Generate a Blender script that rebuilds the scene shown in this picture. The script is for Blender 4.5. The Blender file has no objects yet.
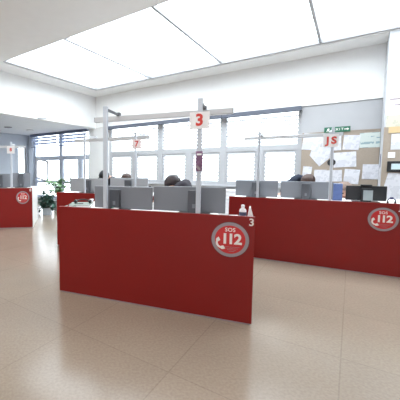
import bpy, bmesh, math, random
from mathutils import Vector, Matrix, noise
random.seed(7)
C = bpy.context.scene.collection
PI = math.pi
R = math.radians

# ------------------------------------------------------------------ materials
def lin(c):
    return tuple(((v/255)/12.92 if v/255 <= .04045 else ((v/255+.055)/1.055)**2.4) for v in c) + (1.0,)

def mat(name, rgb, rough=.5, metal=0., var=.06, scale=6., spec=.5, bump=0., emit=None):
    m = bpy.data.materials.new(name); m.use_nodes = True
    nt = m.node_tree; b = nt.nodes['Principled BSDF']
    b.inputs['Roughness'].default_value = rough
    b.inputs['Metallic'].default_value = metal
    b.inputs['Specular IOR Level'].default_value = spec
    tc = nt.nodes.new('ShaderNodeTexCoord')
    n = nt.nodes.new('ShaderNodeTexNoise'); n.inputs['Scale'].default_value = scale
    n.inputs['Detail'].default_value = 3
    nt.links.new(tc.outputs['Object'], n.inputs['Vector'])
    r = nt.nodes.new('ShaderNodeValToRGB')
    l = lin(rgb)
    r.color_ramp.elements[0].position = .3; r.color_ramp.elements[1].position = .7
    r.color_ramp.elements[0].color = tuple(v*(1-var) for v in l[:3])+(1,)
    r.color_ramp.elements[1].color = tuple(min(1, v*(1+var)) for v in l[:3])+(1,)
    nt.links.new(n.outputs['Fac'], r.inputs['Fac'])
    nt.links.new(r.outputs['Color'], b.inputs['Base Color'])
    if bump:
        bp = nt.nodes.new('ShaderNodeBump'); bp.inputs['Strength'].default_value = bump
        bp.inputs['Distance'].default_value = .01
        nt.links.new(n.outputs['Fac'], bp.inputs['Height']); nt.links.new(bp.outputs['Normal'], b.inputs['Normal'])
    if emit:
        b.inputs['Emission Color'].default_value = lin(emit[0]); b.inputs['Emission Strength'].default_value = emit[1]
    return m

def paper_mat(name, rgb, ink=(120, 125, 140), pitch=55., amount=.45, blocks=7.):
    """white sheet with rows of illegible small print"""
    m = mat(name, rgb, .7, var=.03); nt = m.node_tree; b = nt.nodes['Principled BSDF']
    base = b.inputs['Base Color'].links[0].from_socket
    tc = nt.nodes.new('ShaderNodeTexCoord')
    w = nt.nodes.new('ShaderNodeTexWave'); w.bands_direction = 'Z'; w.inputs['Scale'].default_value = pitch/3.14
    nz = nt.nodes.new('ShaderNodeTexNoise'); nz.inputs['Scale'].default_value = blocks
    nz.inputs['Detail'].default_value = 4
    g = nt.nodes.new('ShaderNodeMath'); g.operation = 'GREATER_THAN'; g.inputs[1].default_value = .62
    g2 = nt.nodes.new('ShaderNodeMath'); g2.operation = 'GREATER_THAN'; g2.inputs[1].default_value = .52
    mu = nt.nodes.new('ShaderNodeMath'); mu.operation = 'MULTIPLY'
    mu2 = nt.nodes.new('ShaderNodeMath'); mu2.operation = 'MULTIPLY'; mu2.inputs[1].default_value = amount
    mx = nt.nodes.new('ShaderNodeMixRGB'); mx.inputs['Color2'].default_value = lin(ink)
    L = nt.links.new
    L(tc.outputs['Object'], w.inputs['Vector']); L(tc.outputs['Object'], nz.inputs['Vector'])
    L(w.outputs['Fac'], g.inputs[0]); L(nz.outputs['Fac'], g2.inputs[0])
    L(g.outputs[0], mu.inputs[0]); L(g2.outputs[0], mu.inputs[1]); L(mu.outputs[0], mu2.inputs[0])
    L(mu2.outputs[0], mx.inputs['Fac']); L(base, mx.inputs['Color1']); L(mx.outputs['Color'], b.inputs['Base Color'])
    return m

def floor_mat():
    m = mat('terrazzo', (158, 144, 129), .20, var=.06, scale=1.3); nt = m.node_tree; b = nt.nodes['Principled BSDF']
    base = b.inputs['Base Color'].links[0].from_socket
    tc = nt.nodes.new('ShaderNodeTexCoord'); mp = nt.nodes.new('ShaderNodeMapping')
    mp.inputs['Rotation'].default_value = (0, 0, R(38.1))
    br = nt.nodes.new('ShaderNodeTexBrick'); br.offset = 0; br.inputs['Scale'].default_value = 1
    br.inputs['Brick Width'].default_value = .8; br.inputs['Row Height'].default_value = .8
    br.inputs['Mortar Size'].default_value = .004
    br.inputs['Color1'].default_value = (1, 1, 1, 1); br.inputs['Color2'].default_value = (.95, .95, .95, 1)
    br.inputs['Mortar'].default_value = (.84, .83, .82, 1)
    fine = nt.nodes.new('ShaderNodeTexNoise'); fine.inputs['Scale'].default_value = 60; fine.inputs['Detail'].default_value = 5
    fr = nt.nodes.new('ShaderNodeValToRGB')
    fr.color_ramp.elements[0].position = .35; fr.color_ramp.elements[0].color = (.88, .86, .84, 1)
    fr.color_ramp.elements[1].position = .65; fr.color_ramp.elements[1].color = (1, 1, 1, 1)
    a = nt.nodes.new('ShaderNodeMixRGB'); a.blend_type = 'MULTIPLY'; a.inputs[0].default_value = 1
    c = nt.nodes.new('ShaderNodeMixRGB'); c.blend_type = 'MULTIPLY'; c.inputs[0].default_value = 1
    L = nt.links.new
    L(tc.outputs['Object'], mp.inputs['Vector']); L(mp.outputs['Vector'], br.inputs['Vector'])
    L(tc.outputs['Object'], fine.inputs['Vector']); L(fine.outputs['Fac'], fr.inputs['Fac'])
    L(base, a.inputs[1]); L(br.outputs['Color'], a.inputs[2]); L(a.outputs[0], c.inputs[1]); L(fr.outputs['Color'], c.inputs[2])
    L(c.outputs[0], b.inputs['Base Color'])
    return m

def glass_mat():
    m = bpy.data.materials.new('window_glass'); m.use_nodes = True; nt = m.node_tree; nt.nodes.clear()
    o = nt.nodes.new('ShaderNodeOutputMaterial'); t = nt.nodes.new('ShaderNodeBsdfTransparent')
    g = nt.nodes.new('ShaderNodeBsdfGlossy'); g.inputs['Roughness'].default_value = .03
    t.inputs['Color'].default_value = (.95, .97, .97, 1)
    lw = nt.nodes.new('ShaderNodeLayerWeight'); lw.inputs['Blend'].default_value = .5
    f = nt.nodes.new('ShaderNodeMath'); f.operation = 'POWER'; f.inputs[1].default_value = 5
    nt.links.new(lw.outputs['Facing'], f.inputs[0])
    mx = nt.nodes.new('ShaderNodeMixShader')
    nt.links.new(f.outputs[0], mx.inputs[0]); nt.links.new(t.outputs[0], mx.inputs[1]); nt.links.new(g.outputs[0], mx.inputs[2])
    nt.links.new(mx.outputs[0], o.inputs[0])
    return m

def slat_mat(name, rgb, trans=.5):
    m = bpy.data.materials.new(name); m.use_nodes = True; nt = m.node_tree; nt.nodes.clear()
    o = nt.nodes.new('ShaderNodeOutputMaterial'); d = nt.nodes.new('ShaderNodeBsdfDiffuse'); t = nt.nodes.new('ShaderNodeBsdfTranslucent')
    n = nt.nodes.new('ShaderNodeTexNoise'); n.inputs['Scale'].default_value = 3
    r = nt.nodes.new('ShaderNodeValToRGB'); l = lin(rgb)
    r.color_ramp.elements[0].color = tuple(v*.96 for v in l[:3])+(1,); r.color_ramp.elements[1].color = l
    mx = nt.nodes.new('ShaderNodeMixShader'); mx.inputs[0].default_value = trans
    L = nt.links.new
    L(n.outputs['Fac'], r.inputs['Fac']); L(r.outputs['Color'], d.inputs['Color']); L(r.outputs['Color'], t.inputs['Color'])
    L(d.outputs[0], mx.inputs[1]); L(t.outputs[0], mx.inputs[2]); L(mx.outputs[0], o.inputs[0])
    return m

M = {
 'red': mat('red_laminate', (135, 22, 18), .42, var=.04, scale=2.5, spec=.38),
 'white_lam': mat('white_laminate', (232, 230, 228), .4, var=.02),
 'white_paint': mat('white_paint', (244, 244, 244), .8, var=.01),
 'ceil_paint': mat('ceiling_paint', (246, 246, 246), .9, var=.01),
 'shade_grey': mat('shade_grey', (178, 178, 181), .8, var=.015),  # wall tone lowered to carry the shade below the bright upper band
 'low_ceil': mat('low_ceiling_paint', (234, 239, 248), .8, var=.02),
 'pillar_paint': mat('pillar_paint', (198, 200, 205), .8, var=.015),
 'blue_paint': mat('bluish_grey_paint', (186, 194, 206), .8, var=.02),
 'floor': floor_mat(),
 'frame': mat('window_frame_paint', (180, 181, 185), .5, var=.02),
 'dark_frame': mat('slate_blue_frame', (206, 214, 230), .5, var=.03),
 'glass': glass_mat(),
 'slat': slat_mat('blind_slat', (234, 235, 238), .5),
 'slat_blue': slat_mat('blue_blind_slat', (196, 204, 222), .42),
 'housing': mat('blind_housing', (92, 97, 110), .5, var=.04),
 'dark_housing': mat('slate_headrail', (104, 114, 142), .5, var=.04),
 'alu': mat('pale_aluminium', (202, 209, 219), .45, metal=.1, var=.02),
 'bar': mat('pale_grey_bar', (206, 208, 212), .5, var=.02),
 'arm': mat('dark_grey_arm', (96, 98, 104), .5, var=.05),
 'silver': mat('silver_plastic', (126, 130, 138), .42, var=.04, scale=2),
 'silver_lt': mat('light_silver_plastic', (160, 164, 170), .4, var=.04),
 'darkgrey': mat('dark_grey_plastic', (84, 87, 94), .45, var=.08),
 'black': mat('black_plastic', (26, 28, 33), .4, var=.1),
 'screen': mat('screen_glass', (18, 20, 24), .15, var=.05),
 'sticker': mat('grey_sticker', (150, 160, 164), .5, var=.08),
 'ring': mat('badge_ring_grey', (160, 148, 152), .5, var=.05),
 'badge': mat('badge_red', (206, 48, 50), .45, var=.05),
 'badge_dark': mat('badge_edge', (92, 62, 72), .5, var=.05),
 'white_ink': mat('white_lettering', (244, 236, 232), .5, var=.01),
 'red_ink': mat('red_lettering', (216, 70, 62), .5, var=.03),
 'sign': mat('white_sign', (244, 243, 245), .55, var=.02),
 'pink_sign': mat('pinkish_sign', (243, 228, 230), .55, var=.02),
 'purple': mat('purple_poster', (126, 92, 122), .6, var=.35, scale=28),
 'green': mat('exit_green', (38, 104, 80), .5, var=.05),
 'board': mat('tan_felt', (160, 147, 134), .95, var=.05, scale=40),
 'board2': mat('tan_felt_pillar', (160, 147, 134), .95, var=.05, scale=40),
 'paper': paper_mat('printed_sheet', (216, 216, 223)),
 'paper2': paper_mat('printed_sheet_wide', (212, 212, 219), pitch=80, blocks=11.),
 'map': paper_mat('map_sheet', (198, 206, 202), (70, 120, 140), pitch=10, amount=.6, blocks=9.),
 'yellow': paper_mat('yellow_printed_sheet', (206, 202, 184), (120, 120, 120), pitch=60),
 'orange': mat('orange_sheet', (206, 180, 138), .7, var=.04),
 'lcd': mat('pale_lcd', (196, 214, 220), .3, var=.03),
 'blackmetal': mat('black_disc', (28, 28, 30), .4, var=.1),
 'leaf_dark': mat('dark_leaf', (56, 92, 80), .5, var=.35, scale=9),
 'leaf_pale': mat('pale_leaf', (150, 186, 142), .5, var=.25, scale=9),
 'stem': mat('plant_stem', (86, 84, 58), .7, var=.2),
 'pot': mat('pale_pot', (200, 206, 214), .5, var=.04),
 'soil': mat('soil', (60, 48, 38), .95, var=.3, scale=40),
 'skin': mat('skin', (206, 160, 138), .5, var=.05),
 'hair_dark': mat('dark_hair', (52, 42, 46), .45, var=.3, scale=30, bump=.5),
 'hair_brown': mat('brown_hair', (62, 40, 32), .45, var=.3, scale=30, bump=.5),
 'hair_black': mat('black_hair', (26, 26, 32), .45, var=.3, scale=30, bump=.5),
 'hair_fair': mat('fair_hair', (128, 106, 94), .5, var=.2, scale=30, bump=.5),
 'cloth_plum': mat('plum_knit', (44, 40, 50), .9, var=.12, scale=40),
 'cloth_navy': mat('navy_cloth', (36, 42, 58), .9, var=.12, scale=40),
 'cloth_black': mat('black_cloth', (30, 32, 42), .9, var=.12, scale=40),
 'cloth_blue': mat('blue_cloth', (104, 124, 178), .9, var=.08, scale=20),
 'trouser': mat('dark_trousers', (44, 48, 60), .9, var=.12, scale=30),
 'eye': mat('eye', (30, 24, 22), .2, var=.05),
 'lip': mat('lip', (168, 98, 92), .5, var=.05),
 'fabric': mat('charcoal_fabric', (58, 57, 66), .9, var=.1, scale=60),
 'navy': mat('navy_plastic', (34, 40, 92), .4, var=.1),
 'bottle': mat('bottle_white', (236, 232, 236), .35, var=.02),
 'label': mat('bottle_label', (70, 76, 104), .5, var=.3, scale=60),
 'folder': mat('greygreen_folder', (136, 150, 142), .6, var=.12, scale=20),
 'radiator': mat('radiator_enamel', (232, 233, 238), .4, var=.02),
 'lamp_trim': mat('downlight_trim', (190, 194, 204), .4, var=.03),
 'lamp_glass': mat('downlight_reflector', (235, 238, 244), .3, var=.02),
 'lamp_dark': mat('downlight_dark', (120, 124, 136), .4, var=.03),
 'led': mat('led_diffuser', (244, 246, 250), .5, var=.01),
}

# ------------------------------------------------------------------ mesh helpers
class MB:
    def __init__(s): s.bm = bmesh.new()
    def box(s, x0, x1, y0, y1, z0, z1, rot=None, bev=0.):
        g = bmesh.ops.create_cube(s.bm, size=1)
        c = Vector(((x0+x1)/2, (y0+y1)/2, (z0+z1)/2))
        mt = Matrix.Translation(c) @ (rot.to_4x4() if rot else Matrix()) @ Matrix.Diagonal((x1-x0, y1-y0, z1-z0, 1))
        bmesh.ops.transform(s.bm, matrix=mt, verts=g['verts'])
        if bev:
            es = list({e for v in g['verts'] for e in v.link_edges})
            bmesh.ops.bevel(s.bm, geom=es, offset=bev, segments=2, affect='EDGES', profile=.5)
        return s
    def cyl(s, p, q, r0, r1=None, n=16):
        p, q = Vector(p), Vector(q); d = q-p; r1 = r0 if r1 is None else r1
        g = bmesh.ops.create_cone(s.bm, cap_ends=True, segments=n, radius1=r0, radius2=r1, depth=d.length)
        rt = Vector((0, 0, 1)).rotation_difference(d.normalized()).to_matrix().to_4x4()
        bmesh.ops.transform(s.bm, matrix=Matrix.Translation((p+q)/2) @ rt, verts=g['verts'])
        return s
    def ball(s, c, r, seg=14):
        g = bmesh.ops.create_uvsphere(s.bm, u_segments=seg, v_segments=seg//2+2, radius=1)
        rr = (r, r, r) if isinstance(r, (int, float)) else r
        bmesh.ops.transform(s.bm, matrix=Matrix.Translation(c) @ Matrix.Diagonal((*rr, 1)), verts=g['verts'])
        return s
    def lathe(s, prof, c=(0, 0, 0), n=20):
        rings = []
        for r, z in prof:
            rings.append([s.bm.verts.new((c[0]+r*math.cos(2*PI*k/n), c[1]+r*math.sin(2*PI*k/n), c[2]+z)) for k in range(n)])
        for a, b in zip(rings, rings[1:]):
            for k in range(n): s.bm.faces.new((a[k], a[(k+1) % n], b[(k+1) % n], b[k]))
        s.bm.faces.new(rings[0][::-1]); s.bm.faces.new(rings[-1])
        return s
    def prism(s, pts, z0, z1):
        a = [s.bm.verts.new((x, y, z0)) for x, y in pts]; b = [s.bm.verts.new((x, y, z1)) for x, y in pts]
        n = len(pts); s.bm.faces.new(a[::-1]); s.bm.faces.new(b)
        for k in range(n): s.bm.faces.new((a[k], a[(k+1) % n], b[(k+1) % n], b[k]))
        return s
    def prism_v(s, pts, y0, y1):
        """outline in x,z extruded along y"""
        a = [s.bm.verts.new((x, y0, z)) for x, z in pts]; b = [s.bm.verts.new((x, y1, z)) for x, z in pts]
        n = len(pts); s.bm.faces.new(a); s.bm.faces.new(b[::-1])
        for k in range(n): s.bm.faces.new((a[k], b[k], b[(k+1) % n], a[(k+1) % n]))
        return s
    def tube(s, pts, r, n=8):
        pts = [Vector(p) for p in pts]; rings = []
        for i, p in enumerate(pts):
            d = (pts[min(i+1, len(pts)-1)]-pts[max(i-1, 0)]).normalized()
            u = d.cross(Vector((0, 0, 1)))
            if u.length < 1e-3: u = d.cross(Vector((1, 0, 0)))
            u.normalize(); w = d.cross(u)
            rr = r[i] if isinstance(r, (list, tuple)) else r
            rings.append([s.bm.verts.new(p+(u*math.cos(2*PI*k/n)+w*math.sin(2*PI*k/n))*rr) for k in range(n)])
        for a, b in zip(rings, rings[1:]):
            for k in range(n): s.bm.faces.new((a[k], a[(k+1) % n], b[(k+1) % n], b[k]))
        s.bm.faces.new(rings[0][::-1]); s.bm.faces.new(rings[-1])
        return s
    def leaf(s, base, tip, wid, up=Vector((0, 0, 1)), droop=.0, n=4):
        base, tip = Vector(base), Vector(tip); d = tip-base
        sd = d.cross(up); sd = sd.normalized() if sd.length > 1e-5 else Vector((1, 0, 0))
        nr = sd.cross(d).normalized(); rows = []
        for i in range(n+1):
            f = i/n; p = base+d*f - Vector((0, 0, droop*f*f)); w = wid*math.sin(PI*min(1, .08+.92*f))**.8 if 0 < i < n else wid*.05
            rows.append([s.bm.verts.new(p-sd*w), s.bm.verts.new(p-nr*w*.25), s.bm.verts.new(p+sd*w)])
        for a, b in zip(rows, rows[1:]):
            s.bm.faces.new((a[0], a[1], b[1], b[0])); s.bm.faces.new((a[1], a[2], b[2], b[1]))
        return s
    def build(s, name, m, parent=None, loc=(0, 0, 0), rz=0, smooth=False):
        bmesh.ops.recalc_face_normals(s.bm, faces=s.bm.faces)
        me = bpy.data.meshes.new(name); s.bm.to_mesh(me); s.bm.free()
        me.materials.append(M[m] if isinstance(m, str) else m)
        if smooth:
            for p in me.polygons: p.use_smooth = True
        o = bpy.data.objects.new(name, me); C.objects.link(o)
        o.location = loc; o.rotation_euler = (0, 0, rz)
        if parent: o.parent = parent
        return o

def tag(o, label, cat, group=None):
    o['label'] = label; o['category'] = cat
    if group: o['group'] = group
    return o
def thing(name, label, cat, loc=(0, 0, 0), rz=0, group=None):
    o = bpy.data.objects.new(name, None); C.objects.link(o); o.empty_display_size = .1
    o.location = loc; o.rotation_euler = (0, 0, rz)
    return tag(o, label, cat, group)
def struct(o): o['kind'] = 'structure'; return o
def dup(root, loc=None, rz=None, label=None):
    r = root.copy(); C.objects.link(r)
    if loc is not None: r.location = loc
    if rz is not None: r.rotation_euler = (0, 0, rz)
    if label: r['label'] = label
    for ch in list(root.children):
        c = ch.copy(); C.objects.link(c); c.parent = r
        for g in list(ch.children):
            d = g.copy(); C.objects.link(d); d.parent = c
    return r

def text(name, s, size, m, parent, loc, bold=.0, depth=.0008, sx=1.0):
    """flat lettering standing in the x-z plane, facing -y, centred on loc"""
    cu = bpy.data.curves.new(name, 'FONT'); cu.body = s; cu.size = size; cu.extrude = depth
    cu.align_x = 'CENTER'; cu.align_y = 'CENTER'; cu.offset = bold*size; cu.resolution_u = 3
    t = bpy.data.objects.new(name, cu); C.objects.link(t)
    dg = bpy.context.evaluated_depsgraph_get(); dg.update()
    me = bpy.data.meshes.new_from_object(t.evaluated_get(dg)); bpy.data.objects.remove(t); bpy.data.curves.remove(cu)
    me.transform(Matrix.Translation(loc) @ Matrix.Rotation(PI/2, 4, 'X') @ Matrix.Diagonal((sx, 1, 1, 1)))
    me.name = name; me.materials.clear(); me.materials.append(M[m])
    o = bpy.data.objects.new(name, me); C.objects.link(o); o.parent = parent
    return o

def row(name, s, size, m, parent, loc, bold=0., adv=.62, sx=1.0):
    for i, ch in enumerate(s):
        text(name, ch, size, m, parent, (loc[0]+(i-(len(s)-1)/2)*adv*size, loc[1], loc[2]), bold, sx=sx)

# ------------------------------------------------------------------ room shell
# the window side runs along ex; ey points out through the windows, away from the room
WA = R(-38.1)
W0 = Vector((3.89, 6.327, 0))
EX = Vector((math.cos(WA), math.sin(WA), 0)); EY = Vector((-math.sin(WA), math.cos(WA), 0))
def wp(s, t, z=0): return W0 + EX*s + EY*t + Vector((0, 0, z))
def shell(name, m, boxes, parent=None):
    b = MB()
    for bx in boxes: b.box(*bx)
    return struct(b.build(name, m, parent, W0, WA))
SC = -5.4                     # line where the raised ceiling drops to the low one
ZL, ZH = 2.45, 3.38
SEND = -8.75
struct(MB().box(-11, 9, -4.5, 16, -.1, 0).build('floor', 'floor'))
KS0, KS1, KT0, KT1 = -4.9, 3.8, -3.6, -.6          # added rooflight, cut into the raised ceiling to whiten the upper walls
shell('ceiling', 'ceil_paint', [(SC, 4.2, -13, KT0, ZH, ZH+.1), (SC, 4.2, KT1, .25, ZH, ZH+.1), (SC, KS0, KT0, KT1, ZH, ZH+.1), (KS1, 4.2, KT0, KT1, ZH, ZH+.1)])
kb = MB(); kb.box(KS0, KS1, KT0, KT0+.05, ZH+.02, ZH+.1); kb.box(KS0, KS1, KT1-.05, KT1, ZH+.02, ZH+.1)
kb.box(KS0, KS0+.05, KT0+.05, KT1-.05, ZH+.02, ZH+.1); kb.box(KS1-.05, KS1, KT0+.05, KT1-.05, ZH+.02, ZH+.1)
kw = struct(kb.build('added_rooflight', M['frame'], None, W0, WA))  # frame of the added rooflight
for k in range(5):
    x0 = KS0+.05+k*(KS1-KS0-.1)/5; x1 = KS0+.05+(k+1)*(KS1-KS0-.1)/5
    MB().box(x0+.02, x1-.02, KT0+.05, KT1-.05, ZH+.05, ZH+.056).build('pane', 'glass', kw)
    if k: MB().box(x0-.02, x0+.02, KT0+.05, KT1-.05, ZH+.03, ZH+.09).build('glazing_bar', 'frame', kw)
shell('wall_front', 'white_paint', [(SEND-.2, 4.4, -13.2, -13, 0, ZH+.1)])
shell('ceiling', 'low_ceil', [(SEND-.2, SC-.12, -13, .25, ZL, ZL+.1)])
shell('wall_left', 'white_paint', [(SC-.12, SC, -13, -.02, ZL, ZH+.1)])          # bulkhead between the two ceilings
# window side: parapet, piers, lintel band
shell('wall_back', 'shade_grey', [
    (-8.47, -5.7, 0, .25, 0, .15),
    (-4.94, 0, 0, .25, 0, .82), (0, 4.2, 0, .25, 0, ZL)])
shell('wall_back', 'blue_paint', [(SEND, -8.47, 0, .25, 0, ZL)])
shell('wall_column', 'white_paint', [(-5.7, -4.94, 0, .25, 0, ZL)])
shell('wall_back', 'white_paint', [(SC, 4.2, -.03, .25, ZL, ZH)])                   # white band above the windows
b = MB(); b.box(SEND-.2, SEND, -.06-.0, .25, 0, ZL); b.box(SEND-.2, SEND, -.46, -.06, 0, .82); b.box(SEND-.2, SEND, -.46, -.06, 2.08, ZL)
b.box(SEND-.2, SEND, -13, -.46, 0, ZL)
struct(b.build('wall_end', 'blue_paint', None, W0, WA))
shell('wall_right', 'shade_grey', [(4.2, 4.4, -13, .25, 0, ZH+.1)])
# projecting pillar carrying notices
PF = -.6; PS = 1.222
shell('wall_pillar', 'pillar_paint', [(PS, 4.2, PF, -.03, 0, ZH)])

def window(name, s0, s1, z0, z1, ztr, mull, submull, frame='frame'):
    w = 0.0; f = .06
    b = MB(); b.box(s0, s0+f, .06, .14, z0, z1); b.box(s1-f, s1, .06, .14, z0, z1)
    b.box(s0+f, s1-f, .06, .14, z0, z0+f); b.box(s0+f, s1-f, .06, .14, z1-f, z1)
    root = struct(b.build(name, frame, None, W0, WA))
    for x in mull: MB().box(x-.07, x+.07, .05, .15, z0+f, z1-f).build('mullion', frame, root)
    xs = [s0+f]+sum([[x-.07, x+.07] for x in mull], [])+[s1-f]
    for i in range(0, len(xs), 2):
        a, c = xs[i], xs[i+1]
        MB().box(a, c, .06, .14, ztr-.055, ztr+.055).build('transom', frame, root)
        MB().box(a, c, .095, .101, ztr+.055, z1-f).build('pane', 'glass', root)
        sm = [x for x in submull if a < x < c]
        ys = [a]+sum([[x-.075, x+.075] for x in sm], [])+[c]
        for x in sm: MB().box(x-.075, x+.075, .055, .145, z0+f, ztr-.055).build('mullion', frame, root)
        for j in range(0, len(ys), 2):
            sb = MB(); p, q = ys[j], ys[j+1]; k = .035
            sb.box(p, p+k, .075, .125, z0+f, ztr-.055); sb.box(q-k, q, .075, .125, z0+f, ztr-.055)
            sb.box(p+k, q-k, .075, .125, z0+f, z0+f+k); sb.box(p+k, q-k, .075, .125, ztr-.055-k, ztr-.055)
            sb.build('sash', frame, root)
            MB().box(p+k, q-k, .095, .101, z0+f+k, ztr-.055-k).build('pane', 'glass', root)
    MB().box(s0+.02, s1-.02, -.04, .06, z0-.03, z0+.004, ).build('sill', 'frame', root)
    return root
window('window_1', -4.94, 0, .82, ZL, 1.65, [-3.22, -1.555], [-4.06, -2.40, -.76])
window('window_2', -8.47, -5.7, .15, ZL, 1.60, [-7.05], [-6.16], 'dark_frame')
MB().box(-8.41, -5.76, .04, .16, .70, .79).build('lower_rail', 'dark_frame', bpy.data.objects['window_2'])
# hinged sash, tilted open, in the low left light of window_2
w3 = MB(); w3.box(SEND-.12, SEND-.06, -.46, -.40, .82, 2.08); w3.box(SEND-.12, SEND-.06, -.12, -.06, .82, 2.08)
w3.box(SEND-.12, SEND-.06, -.40, -.12, .82, .88); w3.box(SEND-.12, SEND-.06, -.40, -.12, 2.02, 2.08)
w3 = struct(w3.build('window_3', 'frame', None, W0, WA))
MB().box(SEND-.095, SEND-.089, -.40, -.12, .88, 2.02).build('pane', 'glass', w3)
ts = MB(); rt = Matrix.Rotation(R(9), 3, 'Y')
for (x0, x1, z0, z1) in ((-.33, -.28, -.38, .38), (.28, .33, -.38, .38), (-.28, .28, -.38, -.33), (-.28, .28, .33, .38)):
    ts.box(x0, x1, -.02, .02, z0, z1)
tso = ts.build('open_sash', 'frame', None)
tso.parent = bpy.data.objects['window_2']; tso.location = (-8.02, .03, 1.17); tso.rotation_euler = (R(7), R(11), 0)

# blinds
def blind(label, s0, s1, zbot, ztop, slat, housing, pitch=.085, wid=.07, tilt=44, y=-.035, rail=False, step=None):
    root = thing('window_blind', label, 'blind', wp((s0+s1)/2, y, ztop), WA, 'window blinds')
    h = (s1-s0)/2
    if rail: MB().box(-h, h, -.045, .045, -.09, 0, bev=.006).build('headrail', housing, root)
    else:
        MB().box(-h, h, -.03, .03, -.05, -.004, bev=.004).build('headrail', slat, root)
        MB().box(-h-.022, h+.022, -.325, -.225, -.095, -.002, bev=.006).build('pelmet', housing, root)
    z = -.09-pitch*.6; k = 0; bm = MB(); rot = Matrix.Rotation(R(tilt), 3, 'X')
    while z > zbot-ztop+.02:
        MB().box(-h+.02, h-.02, -wid/2, wid/2, z-.0012, z+.0012, rot).build('slat', slat, root)
        z -= pitch
    for x in (-h*.7, 0, h*.7):
        MB().box(x-.003, x+.003, -.004, .004, zbot-ztop, -.09).build('ladder_cord', slat, root)
    MB().box(-h+.01, h-.01, -.02, .02, zbot-ztop-.012, zbot-ztop+.012, bev=.004).build('bottom_rail', housing if rail else slat, root)
    return root
Y = .192
blind('wide white venetian blind fully lowered, in the right bay next to the pinboard', -1.53, -.02, .86, ZL, 'slat', 'housing', y=Y)
blind('wide white venetian blind fully lowered, in the middle bay behind the sign 3 post', -3.20, -1.58, .86, ZL, 'slat', 'housing', y=Y)
blind('wide white venetian blind fully lowered, in the bay right of the white column', -4.92, -3.25, .86, ZL, 'slat', 'housing', y=Y)
blind('bluish blind rolled half up at far left under the low ceiling', -8.46, -7.07, 1.99, ZL, 'slat_blue', 'dark_housing', .10, .072, 78, -.085, True)
blind('bluish blind rolled half up just left of the white column', -7.02, -5.72, 1.99, ZL, 'slat_blue', 'dark_housing', .10, .072, 78, -.085, True)

# radiator under the window
rd = thing('radiator', 'white ribbed radiator under the window seen between the monitors', 'radiator', wp(-1.45, -.09, .12), WA)
MB().box(-.7, .7, -.02, .02, 0, .62, bev=.006).build('panel', 'radiator', rd)
for k in range(7): MB().box(-.68, .68, -.034, -.02, .05+k*.085, .085+k*.085, bev=.004).build('rib', 'radiator', rd)
for x in (-.55, .55): MB().box(x-.02, x+.02, -.02, .085, -.12, .03).build('foot', 'radiator', rd)

# recessed spotlights in the low ceiling
def downlight(label, x, y, dark=False):
    r = thing('downlight', label, 'ceiling light', (x, y, ZL), 0, 'recessed ceiling spotlights')
    MB().lathe([(.115, -.001), (.12, -.008), (.10, -.02), (.085, -.02)]).build('trim_ring', 'lamp_dark' if dark else 'lamp_trim', r, smooth=True)
    MB().lathe([(.084, -.021), (.084, -.012)]).build('reflector', 'lamp_dark' if dark else 'lamp_glass', r)
downlight('pale round ceiling spotlight nearest the bulkhead edge', -1.62, 7.75)
downlight('dark round ceiling spotlight at the far left of the low ceiling', -2.98, 9.36, True)
downlight('faint round ceiling spotlight in front of the left blinds', -2.5, 10.05)

# ------------------------------------------------------------------ desks
DESK = {  # origin of the panel's left foot, direction, length
 'front': (Vector((-.475, 2.970, 0)), R(-23.1), 1.713),
 'right': (Vector((1.68, 4.285, 0)), R(-32.1), 1.98),
 'mid':   (Vector((-.80, 4.815, 0)), R(-27.0), 1.713),
 'left':  (Vector((-4.0+.766*math.cos(R(7.8)), 5.95+.766*math.sin(R(7.8)), 0)), R(7.8), 1.713),
}
WT = .815
LOW = {'right': .02, 'left': .025}          # these two desks stand slightly lower
def dl(d, u, v, z=0):
    o, a, _ = DESK[d]
    if z > .5: z -= LOW.get(d, 0)
    return o + Vector((u*math.cos(a)-v*math.sin(a), u*math.sin(a)+v*math.cos(a), z))
def da(d): return DESK[d][1]

def badge(parent, cx, cz, r):
    n = 40
    def disc(rr, y0, y1): return MB().prism_v([(cx+rr*math.cos(2*PI*k/n), cz+rr*math.sin(2*PI*k/n)) for k in range(n)], y0, y1)
    bd = disc(r, -.0015, 0).build('emergency_badge', 'badge_dark', parent); 
    disc(r*.975, -.0025, -.0015).build('badge_ring', 'ring', bd)
    disc(r*.80, -.0033, -.0025).build('badge_face', 'badge', bd)
    row('letter', 'SOS', r*.31, 'white_ink', bd, (cx, -.0042, cz+r*.55), .015, .66)
    for ch, x in zip('112', (-.33, .06, .52)): text('digit', ch, r*.80, 'white_ink', bd, (cx+r*.80*x, -.0042, cz+r*.02), .034, sx=1.04)
    # handset curling round the foot of the first digit
    m = MB(); pts_o, pts_i = [], []
    for k in range(13):
        t = R(118+ k*(300-118)/12); w = .055*r if 2 < k < 10 else .10*r
        c = (cx-r*.42, cz-r*.20)
        pts_o.append((c[0]+(r*.27+w)*math.cos(t), c[1]+(r*.27+w)*math.sin(t)))
        pts_i.append((c[0]+(r*.27-w)*math.cos(t), c[1]+(r*.27-w)*math.sin(t)))
    m.prism_v(pts_o+pts_i[::-1], -.0046, -.0036)
    m.build('handset_emblem', 'white_ink', bd)
    for k in range(4):
        hw = r*(.42-.09*k)
        MB().box(cx-hw+r*.1, cx+hw+r*.1, -.0042, -.0034, cz-r*(.42+.08*k), cz-r*(.405+.08*k)).build('fine_print', 'ring', bd)

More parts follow.
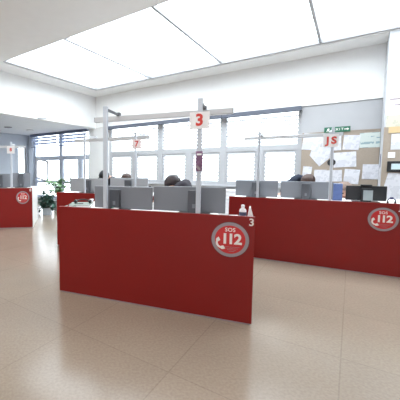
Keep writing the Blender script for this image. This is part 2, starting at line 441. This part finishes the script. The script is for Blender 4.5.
def desk(key, label, top, num, numx, bx, br=.138, bz=.655, sides=(0, None)):
    o, a, L = DESK[key]; lo = LOW.get(key, 0); WT = .815-lo
    r = thing('workstation_desk', label, 'desk', o, a, 'red panelled control desks')
    p = MB().box(0, L, 0, .025, .012, .842-lo, bev=.0015).build('front_panel', 'red', r)
    MB().box(.01, L-.01, .004, .021, 0, .012).build('plinth_strip', 'ring', r)
    badge(p, bx, bz, br)
    for i, ch in enumerate(num): text('desk_number', ch, .078, 'white_ink', p, (numx+i*.05, -.001, .797-lo), .02)
    MB().prism(top, WT-.025, WT).build('worktop', 'white_lam', r)
    for u, v1 in sides:
        MB().box(u, u+.022, .03, v1, 0, WT-.025).build('side_panel', 'white_lam', r)
    return r
def full(L, d=1.0): return [(0, .025), (L, .025), (L, d), (0, d)]
desk('front', 'nearest red desk with white edge, number 3 and a large round 112 badge',
     [(0, .025), (1.713, .025), (1.713, .20), (1.47, .20), (1.43, .30), (1.40, 1.0), (0, 1.0)], '3', 1.690, 1.542, sides=((.0, .98), (1.36, .98)))
desk('right', 'long red desk at the right with letters at its corner below the pinboard', full(1.98), 'JS', 1.77, 1.63, br=.134, bz=.640, sides=((0, .98), (1.958, .98)))
desk('mid', 'red desk half hidden behind the nearest desk, potted plants at its left', full(1.713), '7', 1.69, 1.542, sides=((.0, .98), (1.691, .98)))
desk('left', 'red desk at the far left edge with a white side panel', full(1.713, 1.25), '8', 1.68, 1.527, br=.132, bz=.623, sides=((.0, 1.23), (1.691, 1.23)))

# ------------------------------------------------------------------ lamp gantries over the desks
def gantry(key, label, posts, top, b0, b1, bz, pw=.036, bh=.024, am='arm'):
    r = thing('lamp_gantry', label, 'lamp', dl(key, 0, 0, WT+.001), da(key), 'light bars on posts above the desks')
    az = bz+bh
    for u in posts:
        p = MB().box(u-pw/2, u+pw/2, .03, .03+pw, 0, top-WT, bev=.003).build('post', 'alu', r)
        MB().box(u-.04, u+.04, .028, .105, 0, .008).build('foot_plate', 'alu', p)
        a = MB().box(u-.009, u+.009, .03+pw, .39, az-WT, az+.02-WT).build('arm', am, r)
        MB().box(u-.016, u+.016, .35, .40, az-WT, az+.03-WT).build('clamp', am, a)
    l = MB().box(b0, b1, .36, .41, bz-bh-WT, bz+bh-WT, bev=.003).build('light_bar', 'bar', r)
    MB().box(b0+.05, b1-.05, .37, .40, bz-bh-.003-WT, bz-bh-WT).build('diffuser', 'led', l)
    for x0, x1 in ((b0-.006, b0), (b1, b1+.006)): MB().box(x0, x1, .361, .409, bz-bh+.001-WT, bz+bh-.001-WT).build('end_cap', 'silver_lt', l)
    return r
gantry('front', 'tall pale gantry with two posts and a thick light bar above the nearest desk', (.472, 1.293), 1.757, .215, 1.525, 1.70)
gantry('right', 'pale gantry with a slim light bar above the right desk before the pinboard', (.35, 1.140), 1.71, .124, 1.26, 1.657, .029, .021, 'bar')
gantry('mid', 'pale gantry carrying a small sign 7 above the half hidden desk', (.487, 1.296), 1.70, .11, 1.37, 1.655, .024, .024, 'bar')
gantry('left', 'pale gantry with one post visible above the far left desk', (.45, 1.312), 1.765, .2, 1.55, 1.69, .034, .022, 'bar')

def sign(key, label, u, z, w, h, s, size, m='sign', ink='red_ink', v=.03, bold=.02):
    r = thing('hanging_sign', label, 'sign', dl(key, u, v, z), da(key), 'workplace number signs')
    MB().box(-w/2, w/2, -.006, -.001, -h/2, h/2, bev=.001).build('plate', m, r)
    for i, ch in enumerate(s): text('lettering', ch, size, ink, r, ((i-(len(s)-1)/2)*size*.52, -.0075, 0), bold)
    return r
sign('front', 'white square sign with a large red 3 on the tall near post', 1.292, 1.583, .152, .133, '3', .125, bold=.035)
sign('right', 'white sign with red letters JS in front of the pinboard', 1.120, 1.555, .152, .150, 'JS', .115, bold=.035)
sign('mid', 'small pinkish sign with a dark red 7 on a thin post', 1.320, 1.537, .13, .13, '7', .11, 'pink_sign', bold=.02)
sign('left', 'small white sign with a blurry red digit on the far left post', 1.308, 1.608, .150, .148, '8', .09, bold=.03)
ps = thing('poster_strip', 'narrow purple poster fixed on the near post below the sign 3', 'poster', dl('front', 1.296, .03, 1.262), da('front'))
MB().box(-.026, .026, -.004, -.001, -.08, .08).build('sheet', 'purple', ps)
MB().box(-.018, .018, -.0052, -.004, .048, .062).build('header_strip', 'sign', ps)
MB().prism_v([(-.022, -.025), (-.004, -.04), (.014, -.062), (.004, -.074), (-.014, -.06), (-.024, -.045)], -.0052, -.004).build('pale_figure', 'ring', ps)

# ------------------------------------------------------------------ monitors (their backs face us)
def monitor(label, key, u, v, w=.60, h=.205, m='silver', col='darkgrey', dz=0, rz=0, sticker=False, cam=False, off=0.):
    r = thing('computer_monitor', label, 'monitor', dl(key, u, v, WT+.001), da(key)+R(rz), 'desk monitors seen from behind')
    z0 = .012+dz; z1 = z0+h
    MB().box(-w/2, w/2, -.018, .012, z0, z1, bev=.006).build('housing', m, r)
    MB().box(-w/2+.01, w/2-.01, .0115, .0135, z0+.012, z1-.012).build('screen', 'screen', r)
    c = MB().box(off-.05, off+.05, -.062, -.016, 0.008, z1-.028, bev=.006).build('stand_column', col, r)
    MB().box(off-.012, off+.012, -.066, -.062, .05, .085).build('cable_clip', 'silver', c)
    MB().box(off-.13, off+.13, -.08, .10, 0, .010, bev=.003).build('stand_base', col, r)
    if sticker:
        MB().box(-.03, .06, -.068, -.0625, .025, z1-.05).build('sticker', 'sticker', r)
    if cam:
        k = MB().box(-.055, .055, -.03, .02, z1, z1+.016, bev=.004).build('webcam', 'black', r)
        MB().ball((0, .02, z1+.008), .006).build('lens', 'screen', k)
    return r
monitor('wide grey monitor back between the left gantry post and the sign 3 post', 'front', .588, .19, .576, .208, off=-.065)
monitor('grey monitor back whose stand is hidden by the sign 3 post', 'front', 1.187, .22, .615, .218, off=.055)
monitor('grey monitor back at the left end of the right desk, crossed by a thin post', 'right', .295, .38, .55, .228)
monitor('grey monitor back in the middle of the right desk beside the JS post', 'right', .897, .38, .59, .225)
monitor('black monitor back with a pale sticker and a webcam on top', 'right', 1.515, .36, .39, .178, 'black', 'black', .008, 0, True, True)
monitor('pale grey monitor back on the half hidden desk nearest the plants', 'mid', .34, .40, .70, .222, 'silver_lt')
monitor('pale grey monitor back on the half hidden desk below the sign 7', 'mid', 1.05, .40, .62, .235, 'silver_lt')
monitor('grey monitor back at the right end of the far left desk', 'left', 1.42, .60, .40, .310)
monitor('grey monitor back cut by the left edge of the picture', 'left', .98, .60, .42, .292)

# ------------------------------------------------------------------ small things on the desks
bt = thing('sanitizer_bottle', 'small white bottle with dark label on the near desk corner', 'bottle', dl('front', 1.628, .11, WT+.001), da('front'))
MB().lathe([(.024, 0), (.026, .004), (.026, .058), (.020, .070), (.011, .076), (.011, .082)]).build('body', 'bottle', bt, smooth=True)
MB().lathe([(.0268, .018), (.0268, .046)]).build('label', 'label', bt)
MB().lathe([(.013, .082), (.013, .098), (.008, .103)]).build('cap', 'bottle', bt)
tc = thing('tent_card', 'white folded card standing at the extreme corner of the near desk', 'card', dl('front', 1.685, .11, WT+.001), da('front'))
t = MB(); t.prism_v([(-.022, 0), (-.002, 0), (-.004, .086), (-.009, .09)], -.05, .05); t.build('sheet', 'sign', tc)
t = MB(); t.prism_v([(.023, 0), (.0, 0), (-.0035, .086), (-.002, .092)], -.05, .05); t.build('sheet', 'sign', tc)
tp = thing('paper_stack', 'white papers lying beside the bottle on the near desk corner', 'papers', dl('front', 1.565, .11, WT+.001), da('front'))
MB().box(-.045, .045, -.05, .05, 0, .006).build('lower_sheets', 'paper', tp); MB().box(-.03, .035, -.04, .045, .006, .012, Matrix.Rotation(R(12), 3, 'Z')).build('upper_sheets', 'sign', tp)

fo = thing('ring_folder', 'grey-green folder lying at the left end of the near desk', 'folder', dl('front', .085, .30, WT+.001), da('front')+R(20))
MB().box(-.11, .11, -.14, .14, 0, .004).build('back_cover', 'folder', fo); MB().box(-.105, .105, -.135, .135, .004, .022).build('sheets', 'sign', fo)
MB().box(-.11, .11, -.14, .14, .022, .026).build('top_cover', 'folder', fo)
hs = thing('headset', 'black headset lying on the grey-green folder of the near desk', 'headset', dl('front', .10, .31, WT+.028), da('front')+R(30))
MB().tube([(-.075+.0, 0, .012)]+[(-.075*math.cos(PI*k/10), .085*math.sin(PI*k/10), .012+.02*math.sin(PI*k/10)) for k in range(1, 10)]+[(.075, 0, .012)], .007).build('headband', 'black', hs, smooth=True)
for x in (-.075, .075):
    e = MB().ball((x, 0, .02), (.02, .034, .02)).build('ear_cup', 'black', hs, smooth=True)
MB().tube([(-.075, -.03, .012), (-.04, -.09, .008), (.0, -.11, .012)], .004).build('microphone_boom', 'black', hs)
cb = MB().tube([(-.10+.012*k, .035*math.sin(k*.8), .006+.016*abs(math.sin(k*.45))) for k in range(14)], .005).build('coiled_cable', 'folder', None, dl('front', .09, .095, WT+.001), da('front'))
tag(cb, 'pale cable curling in front of the folder on the near desk', 'cable')
cp = thing('paper_cup', 'small white cup standing behind the headset on the near desk', 'cup', dl('front', .05, .62, WT), da('front'))
MB().lathe([(.016, 0), (.02, .036), (.021, .038), (.019, .038), (.015, .004)]).build('body', 'sign', cp, smooth=True)
MB().lathe([(.022, .038), (.022, .042), (.017, .045)]).build('lid', 'sign', cp)
nt_ = thing('note_block', 'white note block with a green edge below the left grey monitor', 'note block', dl('front', .557, .068, WT+.001), da('front')+R(6))
MB().box(-.03, .03, -.03, .03, 0, .028).build('sheets', 'sign', nt_); MB().box(-.03, -.018, -.03, .03, .028, .036).build('green_clip', 'green', nt_)
hd = thing('desk_headset', 'navy headset standing on the right desk beside the black monitor', 'headset', dl('right', 1.728, .20, WT+.001), da('right'))
MB().tube([(-.032, 0, .0)]+[(-.036*math.cos(PI*k/10), 0, .03+.04*math.sin(PI*k/10)) for k in range(0, 11)]+[(.032, 0, .0)], .006).build('headband', 'navy', hd, smooth=True)
MB().box(-.016, .016, -.012, .012, .058, .082, bev=.005).build('pad', 'navy', hd)
for x in (-.033, .033): MB().ball((x, 0, .021), (.010, .018, .021)).build('ear_cup', 'black', hd, smooth=True)

bi = thing('added_blue_slab', 'blue upright binder between the JS post and the black monitor', 'slab', dl('right', 1.243, .42, WT+.001), da('right'))  # added shape standing in for the blue tint at the monitor's right
for y in (0, .20): MB().box(-.050, .050, y-.003, y+.003, 0, .215).build('cover', 'cloth_blue', bi)
MB().box(-.050, -.045, .003, .197, 0, .215).build('spine', 'cloth_blue', bi)
MB().box(-.044, .044, .006, .194, .006, .21).build('sheets', 'sign', bi)

# ------------------------------------------------------------------ pinboard, papers, exit sign
def on_wall(name, label, cat, s, z, w, h, m, layer, rot=0, t0=-.03, group=None, pts=None):
    """thin sheet hanging on the window side; layer 1 lies on the board, higher ones on other sheets"""
    y = t0-.0015*layer-.002
    b = MB()
    if pts: b.prism_v(pts, -.0006, .0006)
    else: b.box(-w/2, w/2, -.0006, .0006, -h/2, h/2)
    o = b.build(name, m, None, wp(s, y, z), 0)
    o.rotation_euler = (Matrix.Rotation(WA, 3, 'Z') @ Matrix.Rotation(R(rot), 3, 'Y')).to_euler()
    return tag(o, label, cat, group)
pb = thing('pinboard', 'tan felt pinboard on the wall right of the windows', 'pinboard', wp(.63, -.005, 1.30), WA)
MB().box(-.585, .585, -.022, 0, -.58, .60).build('felt', 'board', pb)
MB().box(-.60, -.585, -.028, 0, -.595, .615).build('frame_strip', 'board', pb)
MB().box(-.585, .585, -.028, 0, .60, .615).build('frame_strip', 'board', pb)
MB().box(-.585, .585, -.028, 0, -.595, -.58).build('frame_strip', 'board', pb)
G = 'sheets pinned on the wall board'
T = -.03
on_wall('pinned_sheet', 'large white sheet at the top left corner of the pinboard', 'paper', .20, 1.735, .31, .32, 'paper', 1, 6, T, G)
on_wall('pinned_sheet', 'white sheet hung like a diamond, its point down, below the JS sign', 'paper', .36, 1.44, 0, 0, 'paper2', 2, 0, T, G,
        pts=[(-.19, .03), (-.02, -.19), (.14, -.03), (.15, .19), (-.14, .19)])
on_wall('pinned_sheet', 'white sheet directly behind the JS sign', 'paper', .51, 1.715, .31, .33, 'paper', 3, -2, T, G)
on_wall('pinned_sheet', 'white sheet tilted a little between the JS sign and the map', 'paper', .815, 1.69, .24, .27, 'paper2', 2, 4, T, G)
on_wall('pinned_map', 'pale greenish map at the top right of the pinboard', 'map', 1.075, 1.72, .285, .27, 'map', 1, -1, T)
on_wall('pinned_sheet', 'wide white sheet in the middle of the pinboard right of the black disc', 'paper', .73, 1.375, .34, .28, 'paper', 1, -3, T, G)
on_wall('pinned_sheet', 'white sheet alone at the lower right of the pinboard', 'paper', 1.115, 1.15, .235, .27, 'paper2', 1, 1, T, G)
on_wall('pinned_sheet', 'white sheet above the left edge of the black monitor', 'paper', .845, 1.06, .225, .27, 'paper', 2, 4, T, G)
on_wall('pinned_sheet', 'white sheet half hidden by the JS post below the black disc', 'paper', .58, 1.07, .245, .22, 'paper2', 1, -2, T, G)
on_wall('pinned_sheet', 'narrow white sheet low at the left end of the pinboard', 'paper', .14, 1.13, .15, .24, 'paper', 1, 5, T, G)
on_wall('pinned_sheet', 'white sheet beside the brown haired head, low on the pinboard', 'paper', .36, 1.06, .20, .25, 'paper2', 2, 0, T, G)
n = 24
bd = on_wall('pinned_disc', 'black round disc behind the JS post on the pinboard', 'disc', .53, 1.325, 0, 0, 'blackmetal', 4, 0, T,
             pts=[(.066*math.cos(2*PI*k/n), .066*math.sin(2*PI*k/n)) for k in range(n)])
ex = thing('exit_sign', 'green exit sign with white arrow above the pinboard', 'sign', wp(.59, -.036, 1.945), WA)
MB().box(-.20, .20, -.012, 0, -.05, .05, bev=.002).build('plate', 'green', ex)
m_ = MB()   # running figure
m_.prism_v([(-.165, -.03), (-.152, -.03), (-.138, -.008), (-.128, -.03), (-.114, -.03), (-.126, .002), (-.112, .01), (-.114, .018), (-.13, .014), (-.15, .018), (-.156, .008), (-.144, .004)], -.0135, -.0125)
m_.prism_v([(-.131+.008*math.cos(2*PI*k/12), .027+.008*math.sin(2*PI*k/12)) for k in range(12)], -.0135, -.0125)
m_.build('running_figure', 'white_ink', ex)
row('letter', 'EXIT', .062, 'white_ink', ex, (.02, -.0135, 0), .01, .64)
MB().prism_v([(.11, -.008), (.152, -.008), (.152, -.022), (.182, 0), (.152, .022), (.152, .008), (.11, .008)], -.0135, -.0125).build('arrow', 'white_ink', ex)

# pillar notices
def on_pillar(name, label, cat, s, z, w, h, m, layer, rot=0, pts=None, group=None):
    return on_wall(name, label, cat, s, z, w, h, m, layer, rot, PF-.014, group, pts)
pk = thing('notice_board', 'tan felt notice board on the white pillar at the right edge', 'pinboard', wp(1.70, PF, 1.29), WA)
MB().box(-.475, .475, -.013, -.0005, -.58, .585).build('felt', 'board2', pk)
PGp = 'notices on the pillar'
ntc = thing('notice_poster', 'white notice panel with dark header lines high on the pillar', 'notice', wp(1.53, PF, 2.13), WA)
MB().box(-.285, .285, -.008, -.0005, -.24, .22).build('sheet', 'sign', ntc)
MB().box(-.26, .28, -.0095, -.008, .165, .195).build('header_line', 'ring', ntc); MB().box(-.20, .28, -.0095, -.008, .075, .098).build('header_line', 'ring', ntc)
on_pillar('pillar_notice', 'pale yellow printed notice under the white panel on the pillar', 'notice', 1.52, 1.965, .55, .19, 'yellow', 2, 0, None, PGp)
on_pillar('pillar_notice', 'orange strip below the yellow notice on the pillar', 'notice', 1.56, 1.825, .56, .10, 'orange', 3, 0, None, PGp)
on_pillar('pillar_notice', 'white sheet below the orange strip on the pillar', 'notice', 1.475, 1.635, .31, .25, 'paper', 1, 0, None, PGp)
on_pillar('pillar_notice', 'small white tab above the black framed panel on the pillar', 'notice', 1.335, 1.425, .085, .09, 'sign', 2, 0, None, PGp)
on_pillar('pillar_notice', 'big slanting white sheet under the black framed panel on the pillar', 'notice', 1.45, .93, 0, 0, 'paper2', 1, 0,
          [(-.22, -.22), (.30, -.22), (.32, .20), (-.14, .21)], PGp)
dv = thing('display_panel', 'black framed panel with pale screen on the pillar', 'display', wp(1.46, PF-.0135, 1.24), WA)
MB().box(-.17, .17, -.03, 0, -.085, .085, bev=.006).build('frame', 'black', dv)
MB().box(-.12, .13, -.032, -.03, -.047, .045).build('screen', 'lcd', dv)
ln = tag(MB().box(-.003, .003, -.012, .012, -.12, .12).build('lanyard_strap', 'navy', None, wp(PS-.004, PF+.22, 1.33), WA),
         'dark narrow strap hanging on the left side of the pillar', 'strap')
fl = tag(MB().box(-.0015, .0015, -.13, .13, -.24, .2).build('side_sheet', 'paper', None, wp(PS-.002, PF+.3, 1.03), WA),
         'white sheet seen edge-on along the left side of the pillar', 'paper')

# ------------------------------------------------------------------ plants
def bush(label, x, y, z0, pot, seed):
    rnd = random.Random(seed)
    r = thing('potted_bush', label, 'plant', (x, y, 0), 0)
    MB().box(-.105, .105, -.105, .105, 0, .19, bev=.01).build('pot', 'pot', r)
    MB().box(-.09, .09, -.09, .09, .188, .196).build('soil', 'soil', r)
    st = MB(); lf = MB()
    for k in range(34):
        a = rnd.uniform(0, 2*PI); sp = rnd.uniform(.05, .36); h = rnd.uniform(.25, .74)
        p0 = Vector((.04*math.cos(a), .04*math.sin(a), .19)); p1 = Vector((sp*math.cos(a), sp*math.sin(a), max(.12, h-.1*rnd.random()-(.25 if sp > .22 else 0))))
        mid = p0.lerp(p1, .5)+Vector((0, 0, .06)); st.tube([p0, mid, p1], .004, 5)
        for q in range(9):
            f = rnd.uniform(.35, 1); b = (p0.lerp(mid, f*2) if f < .5 else mid.lerp(p1, f*2-1))
            d = Vector((rnd.uniform(-1, 1), rnd.uniform(-1, 1), rnd.uniform(-.5, .6))).normalized()
            lf.leaf(b, b+d*rnd.uniform(.08, .14), rnd.uniform(.024, .038), droop=.02)
    st.build('stems', 'stem', r); f = lf.build('foliage', 'leaf_dark', r)
    return r
bush('dark green bushy plant in a pale square pot left of the half hidden desk', -1.60, 8.12, 0, True, 3)
def palm(label, x, y, seed):
    rnd = random.Random(seed)
    r = thing('potted_palm', label, 'plant', (x, y, 0), 0)
    MB().lathe([(.12, 0), (.16, .28), (.17, .29), (.15, .29), (.14, .26)]).build('pot', 'pot', r, smooth=True)
    MB().lathe([(.14, .25), (.14, .265)]).build('soil', 'soil', r)
    st = MB(); lf = MB()
    for k in range(26):
        a = 2*PI*k/13+rnd.uniform(-.2, .2); reach = rnd.uniform(.15, .46); h = rnd.uniform(.62, 1.0)
        pts = [Vector((reach*f*f*math.cos(a), reach*f*f*math.sin(a), .26+(h-.26)*math.sin(f*PI*.58)/math.sin(PI*.5))) for f in [i/8 for i in range(9)]]
        st.tube(pts, [.007-.0006*i for i in range(9)], 5)
        for i in range(3, 9):
            d = (pts[i]-pts[i-1]).normalized(); sd = d.cross(Vector((0, 0, 1))).normalized()
            for sg in (-1, 1):
                for q in (0, .5):
                    b = pts[i-1].lerp(pts[i], q)
                    lf.leaf(b, b+(sd*sg*.8+d*.7).normalized()*rnd.uniform(.12, .19), .017, droop=.05)
    st.build('stems', 'stem', r); lf.build('fronds', 'leaf_pale', r)
palm('pale green feathery palm by the left windows, rising behind the bushy plant', -1.45, 9.0, 5)

# ------------------------------------------------------------------ chairs and people
def office_chair(label, loc, rz, seat=.45):
    r = thing('office_chair', label, 'chair', loc, rz, 'office chairs behind the desks')
    MB().box(-.23, .23, -.22, .23, seat-.06, seat, bev=.02).build('seat', 'fabric', r)
    b = MB(); b.box(-.21, .21, -.30, -.25, .52, .88, Matrix.Rotation(R(6), 3, 'X'), bev=.02); b.build('backrest', 'fabric', r)
    MB().box(-.025, .025, -.285, -.12, seat-.085, seat-.06).box(-.025, .025, -.305, -.275, seat-.085, .62).build('back_bracket', 'black', r)
    MB().cyl((0, 0, .09), (0, 0, seat-.06), .025).build('gas_column', 'black', r)
    for k in range(5):
        a = 2*PI*k/5+.3
        l = MB().tube([(0, 0, .10), (.14*math.cos(a), .14*math.sin(a), .09), (.27*math.cos(a), .27*math.sin(a), .065)], [.022, .018, .014]).build('base_arm', 'black', r)
        MB().ball((.27*math.cos(a), .27*math.sin(a), .028), (.028, .028, .028), 10).build('castor', 'black', l)
    return r

def skin(verts, edges, radii, root=0, sub=1):
    me = bpy.data.meshes.new('t'); me.from_pydata([tuple(v) for v in verts], edges, [])
    o = bpy.data.objects.new('t', me); C.objects.link(o)
    o.modifiers.new('s', 'SKIN')
    for i, r in enumerate(radii):
        d = me.skin_vertices[0].data[i]; d.radius = (r, r) if isinstance(r, (int, float)) else r; d.use_root = (i == root)
    ss = o.modifiers.new('u', 'SUBSURF'); ss.levels = sub; ss.render_levels = sub
    dg = bpy.context.evaluated_depsgraph_get(); dg.update()
    out = bpy.data.meshes.new_from_object(o.evaluated_get(dg))
    bpy.data.objects.remove(o); bpy.data.meshes.remove(me)
    for p in out.polygons: p.use_smooth = True
    return out

def join(meshes):
    bm = bmesh.new()
    for m in meshes: bm.from_mesh(m)
    out = bpy.data.meshes.new('j'); bm.to_mesh(out); bm.free()
    for m in meshes: bpy.data.meshes.remove(m)
    for p in out.polygons: p.use_smooth = True
    return out

def person(label, loc, rz, head, yaw, pitch, hair, top, hands, seat=.45, hairlen=0., lift=(0, 0)):
    """seated figure, facing +y of its own frame, hip above the origin; head = skull centre in that frame"""
    r = thing('person', label, 'person', loc, rz)
    V = Vector; H = V(head)
    rot = Matrix.Rotation(R(yaw), 3, 'Z') @ Matrix.Rotation(R(-pitch), 3, 'X')
    F, U, S = rot @ V((0, 1, 0)), rot @ V((0, 0, 1)), rot @ V((1, 0, 0))
    P = V((0, 0, seat+.095)); N = H - U*.095 - F*.03
    NB = N - U*.03 - V((0, .035, .03)); 
    chest = P.lerp(NB, .68) + V((0, -.03, 0)); waist = P.lerp(NB, .33) + V((0, -.035, 0))
    lat = V((1, 0, 0))
    sh = {s: P.lerp(NB, .90)+lat*s*.165+V((0, 0, lift[(s+1)//2])) for s in (-1, 1)}
    hand = {-1: V(hands[0]), 1: V(hands[1])}
    elb = {s: sh[s].lerp(hand[s], .5)+V((s*.07, -.02, -.10)) for s in (-1, 1)}
    for s in (-1, 1): elb[s].z = max(elb[s].z, .875 if hand[s].z > .8 else .62)
    wr = {s: hand[s]+(elb[s]-hand[s]).normalized()*.06 for s in (-1, 1)}
    hip = {s: P+V((s*.09, .02, -.01)) for s in (-1, 1)}
    knee = {s: V((s*.12, .43, seat+.05)) for s in (-1, 1)}
    ank = {s: V((s*.12, .42, .09)) for s in (-1, 1)}
    toe = {s: V((s*.13, .58, .035)) for s in (-1, 1)}
    vs = [P, waist, chest, NB, N, H, H+U*.045-F*.01, H+F*.035-U*.065, H+F*.098-U*.012, H+S*.083-U*.005, H-S*.083-U*.005]
    ed = [(0, 1), (1, 2), (2, 3), (3, 4), (4, 5), (5, 6), (5, 7), (5, 8), (5, 9), (5, 10)]
    ra = [(.13, .10), (.12, .09), (.13, .095), .06, .05, (.075, .09), (.068, .08), .045, .013, .016, .016]
    for s in (-1, 1):
        b = len(vs); vs += [sh[s], elb[s], wr[s], hip[s], knee[s], ank[s], toe[s]]
        ra += [.055, .04, .027, .08, .056, .04, .03]
        ed += [(3, b), (b, b+1), (b+1, b+2), (0, b+3), (b+3, b+4), (b+4, b+5), (b+5, b+6)]
    parts = [skin(vs, ed, ra)]
    for s in (-1, 1):
        d = (hand[s]-elb[s]); d.z = 0; d = d.normalized() if d.length > .01 else V((0, 1, 0))
        sd = V((0, 0, 1)).cross(d)*(-s)*-1
        pv = [wr[s], hand[s]+d*.02]; pr = [(.02, .026), (.014, .034)]; pe = [(0, 1)]
        parts.append(skin(pv, pe, pr))
        for i, ln_ in enumerate((.062, .072, .068, .052)):
            o = sd*(.026-.0175*i); b0 = hand[s]+d*.03+o
            parts.append(skin([b0, b0+d*ln_*.5+V((0, 0, .008)), b0+d*ln_+V((0, 0, -.012))], [(0, 1), (1, 2)], [.0095, .009, .0075]))
        b0 = hand[s]-d*.01+sd*.024
        parts.append(skin([b0, b0+sd*.028+d*.02, b0+sd*.034+d*.05], [(0, 1), (1, 2)], [.012, .0105, .0085]))
    me = join(parts); me.name = 'body'; me.materials.clear(); me.materials.append(M['skin'])
    o = bpy.data.objects.new('body', me); C.objects.link(o); o.parent = r
    # clothes
    def cl(name, vs, ed, ra, m):
        me = skin(vs, ed, ra); me.name = name; me.materials.clear(); me.materials.append(M[m])
        q = bpy.data.objects.new(name, me); C.objects.link(q); q.parent = r
    vs = [P+V((0, 0, -.02)), waist, chest, NB.lerp(chest, .08)]; ed = [(0, 1), (1, 2), (2, 3)]; ra = [(.15, .125), (.145, .115), (.16, .12), .078]
    for s in (-1, 1):
        b = len(vs); vs += [sh[s], elb[s], wr[s].lerp(elb[s], .06)]; ra += [.075, .056, .04]; ed += [(3, b), (b, b+1), (b+1, b+2)]
    cl('jumper', vs, ed, ra, top)
    vs = [P+V((0, 0, -.01))]; ed = []; ra = [(.145, .12)]
    for s in (-1, 1):
        b = len(vs); vs += [hip[s], knee[s], ank[s]+V((0, 0, .02))]; ra += [.095, .072, .056]; ed += [(0, b), (b, b+1), (b+1, b+2)]
    cl('trousers', vs, ed, ra, 'trouser')
    for s in (-1, 1):
        MB().ball(toe[s]-V((0, .06, -.012)), (.046, .125, .045), 12).build('shoe', 'black', r, smooth=True)
    # hair
    bm = bmesh.new(); bmesh.ops.create_icosphere(bm, subdivisions=3, radius=1)
    for v in bm.verts:
        p = v.co.copy(); nzz = noise.noise(p*4)*.05+noise.noise(p*11)*.03
        q = Vector((p.x*.094, p.y*.104, p.z*.092))*(1+nzz)
        if p.y > .35 and p.z < .25: q.y *= .62
        if p.z < 0 and p.y < .3: q.z *= 1+hairlen
        v.co = H + S*q.x + F*(q.y-.022) + U*(q.z+.026)
    me = bpy.data.meshes.new('hair'); bm.to_mesh(me); bm.free(); me.materials.append(M[hair])
    for p in me.polygons: p.use_smooth = True
    q = bpy.data.objects.new('hair', me); C.objects.link(q); q.parent = r
    for s in (-1, 1): MB().ball(H+F*.083+S*.032*s+U*.004, .010, 8).build('eye', 'eye', r, smooth=True)
    MB().ball(H+F*.078-U*.058, (.02, .008, .006), 8).build('mouth', 'lip', r, smooth=True)
    return r

def seat_person(key, label, u, v, turn, head, yaw, pitch, hair, top, hands, chair, seat=.45, hairlen=0., lift=(0, 0)):
    """turn 180 = facing the desk from its far side"""
    rz = da(key)+R(turn)
    office_chair(chair, dl(key, u, v), rz, seat)
    return person(label, dl(key, u, v), rz, head, yaw, pitch, hair, top, hands, seat, hairlen, lift)
HZ = WT+.022
seat_person('front', 'dark haired person in a plum jumper bent low behind the nearest desk', 1.085, 1.22, 90, (-.02, .235, 1.005), 38, 44, 'hair_dark', 'cloth_plum',
            ((-.32, .30, HZ), (.16, .32, .66)), 'charcoal office chair behind the nearest desk, under the dark haired person', .47, .35, (.15, .18))
seat_person('right', 'brown haired person in navy leaning sideways below the diamond shaped sheet', .76, 1.32, 180, (-.17, .22, .995), -20, 60, 'hair_brown', 'cloth_navy',
            ((-.20, .42, HZ-.02), (.18, .40, HZ-.02)), 'charcoal office chair behind the grey monitor in the middle of the right desk', .48, .1, (0, .19))
seat_person('right', 'pale faced person in black half hidden by the black monitor', 1.42, 1.36, 180, (.065, .47, .90), 8, 30, 'hair_fair', 'cloth_black',
            ((-.22, .62, HZ-.02), (.24, .60, HZ-.02)), 'charcoal office chair behind the black monitor of the right desk')
seat_person('mid', 'black haired person behind the near left gantry post', .12, 1.36, 180, (-.09, .16, 1.05), 0, 78, 'hair_black', 'cloth_black',
            ((-.18, .46, HZ), (.18, .46, HZ)), 'charcoal office chair at the left end of the half hidden desk', hairlen=.4)
seat_person('mid', 'brown haired person whose hair just shows above monitors beside the sign 7', .74, 1.42, 180, (.10, .18, 1.0), 0, 40, 'hair_brown', 'cloth_navy',
            ((-.18, .46, HZ), (.18, .46, HZ)), 'charcoal office chair at the right half of the half hidden desk')

# ------------------------------------------------------------------ light
w = bpy.data.worlds.new('overcast'); bpy.context.scene.world = w; w.use_nodes = True
bg = w.node_tree.nodes['Background']; bg.inputs['Color'].default_value = (.89, .945, 1.0, 1); bg.inputs['Strength'].default_value = 5.6
def area(name, s, t, z, sx, sy, energy, col=(1, .98, .95), rot=(0, 0, WA)):
    l = bpy.data.lights.new(name, 'AREA'); l.shape = 'RECTANGLE'; l.size = sx; l.size_y = sy; l.energy = energy; l.color = col
    o = bpy.data.objects.new(name, l); C.objects.link(o); o.location = wp(s, t, z); o.rotation_euler = rot
    return o
for k, (s, t) in enumerate(((-3.6, -6.2), (-.4, -6.2), (-3.6, -9.0), (-.4, -9.0))):
    area('front_fill', s, t, ZH-.03, 1.8, .6, 34)  # unseen fill lamps, added to brighten the desk fronts

# ------------------------------------------------------------------ camera
cam = bpy.data.cameras.new('camera'); co = bpy.data.objects.new('camera', cam); C.objects.link(co)
cam.sensor_width = 36; cam.lens = 36*310/400; cam.shift_x = .23; cam.shift_y = -.02; cam.clip_start = .05
co.location = (0, 0, 1.2); co.rotation_euler = (PI/2-math.atan(23/310), 0, 0)
S = bpy.context.scene; S.camera = co
S.view_settings.view_transform = 'Standard'; S.view_settings.look = 'None'; S.view_settings.gamma = 1; S.view_settings.use_curve_mapping = False
S.view_settings.exposure = 0.27
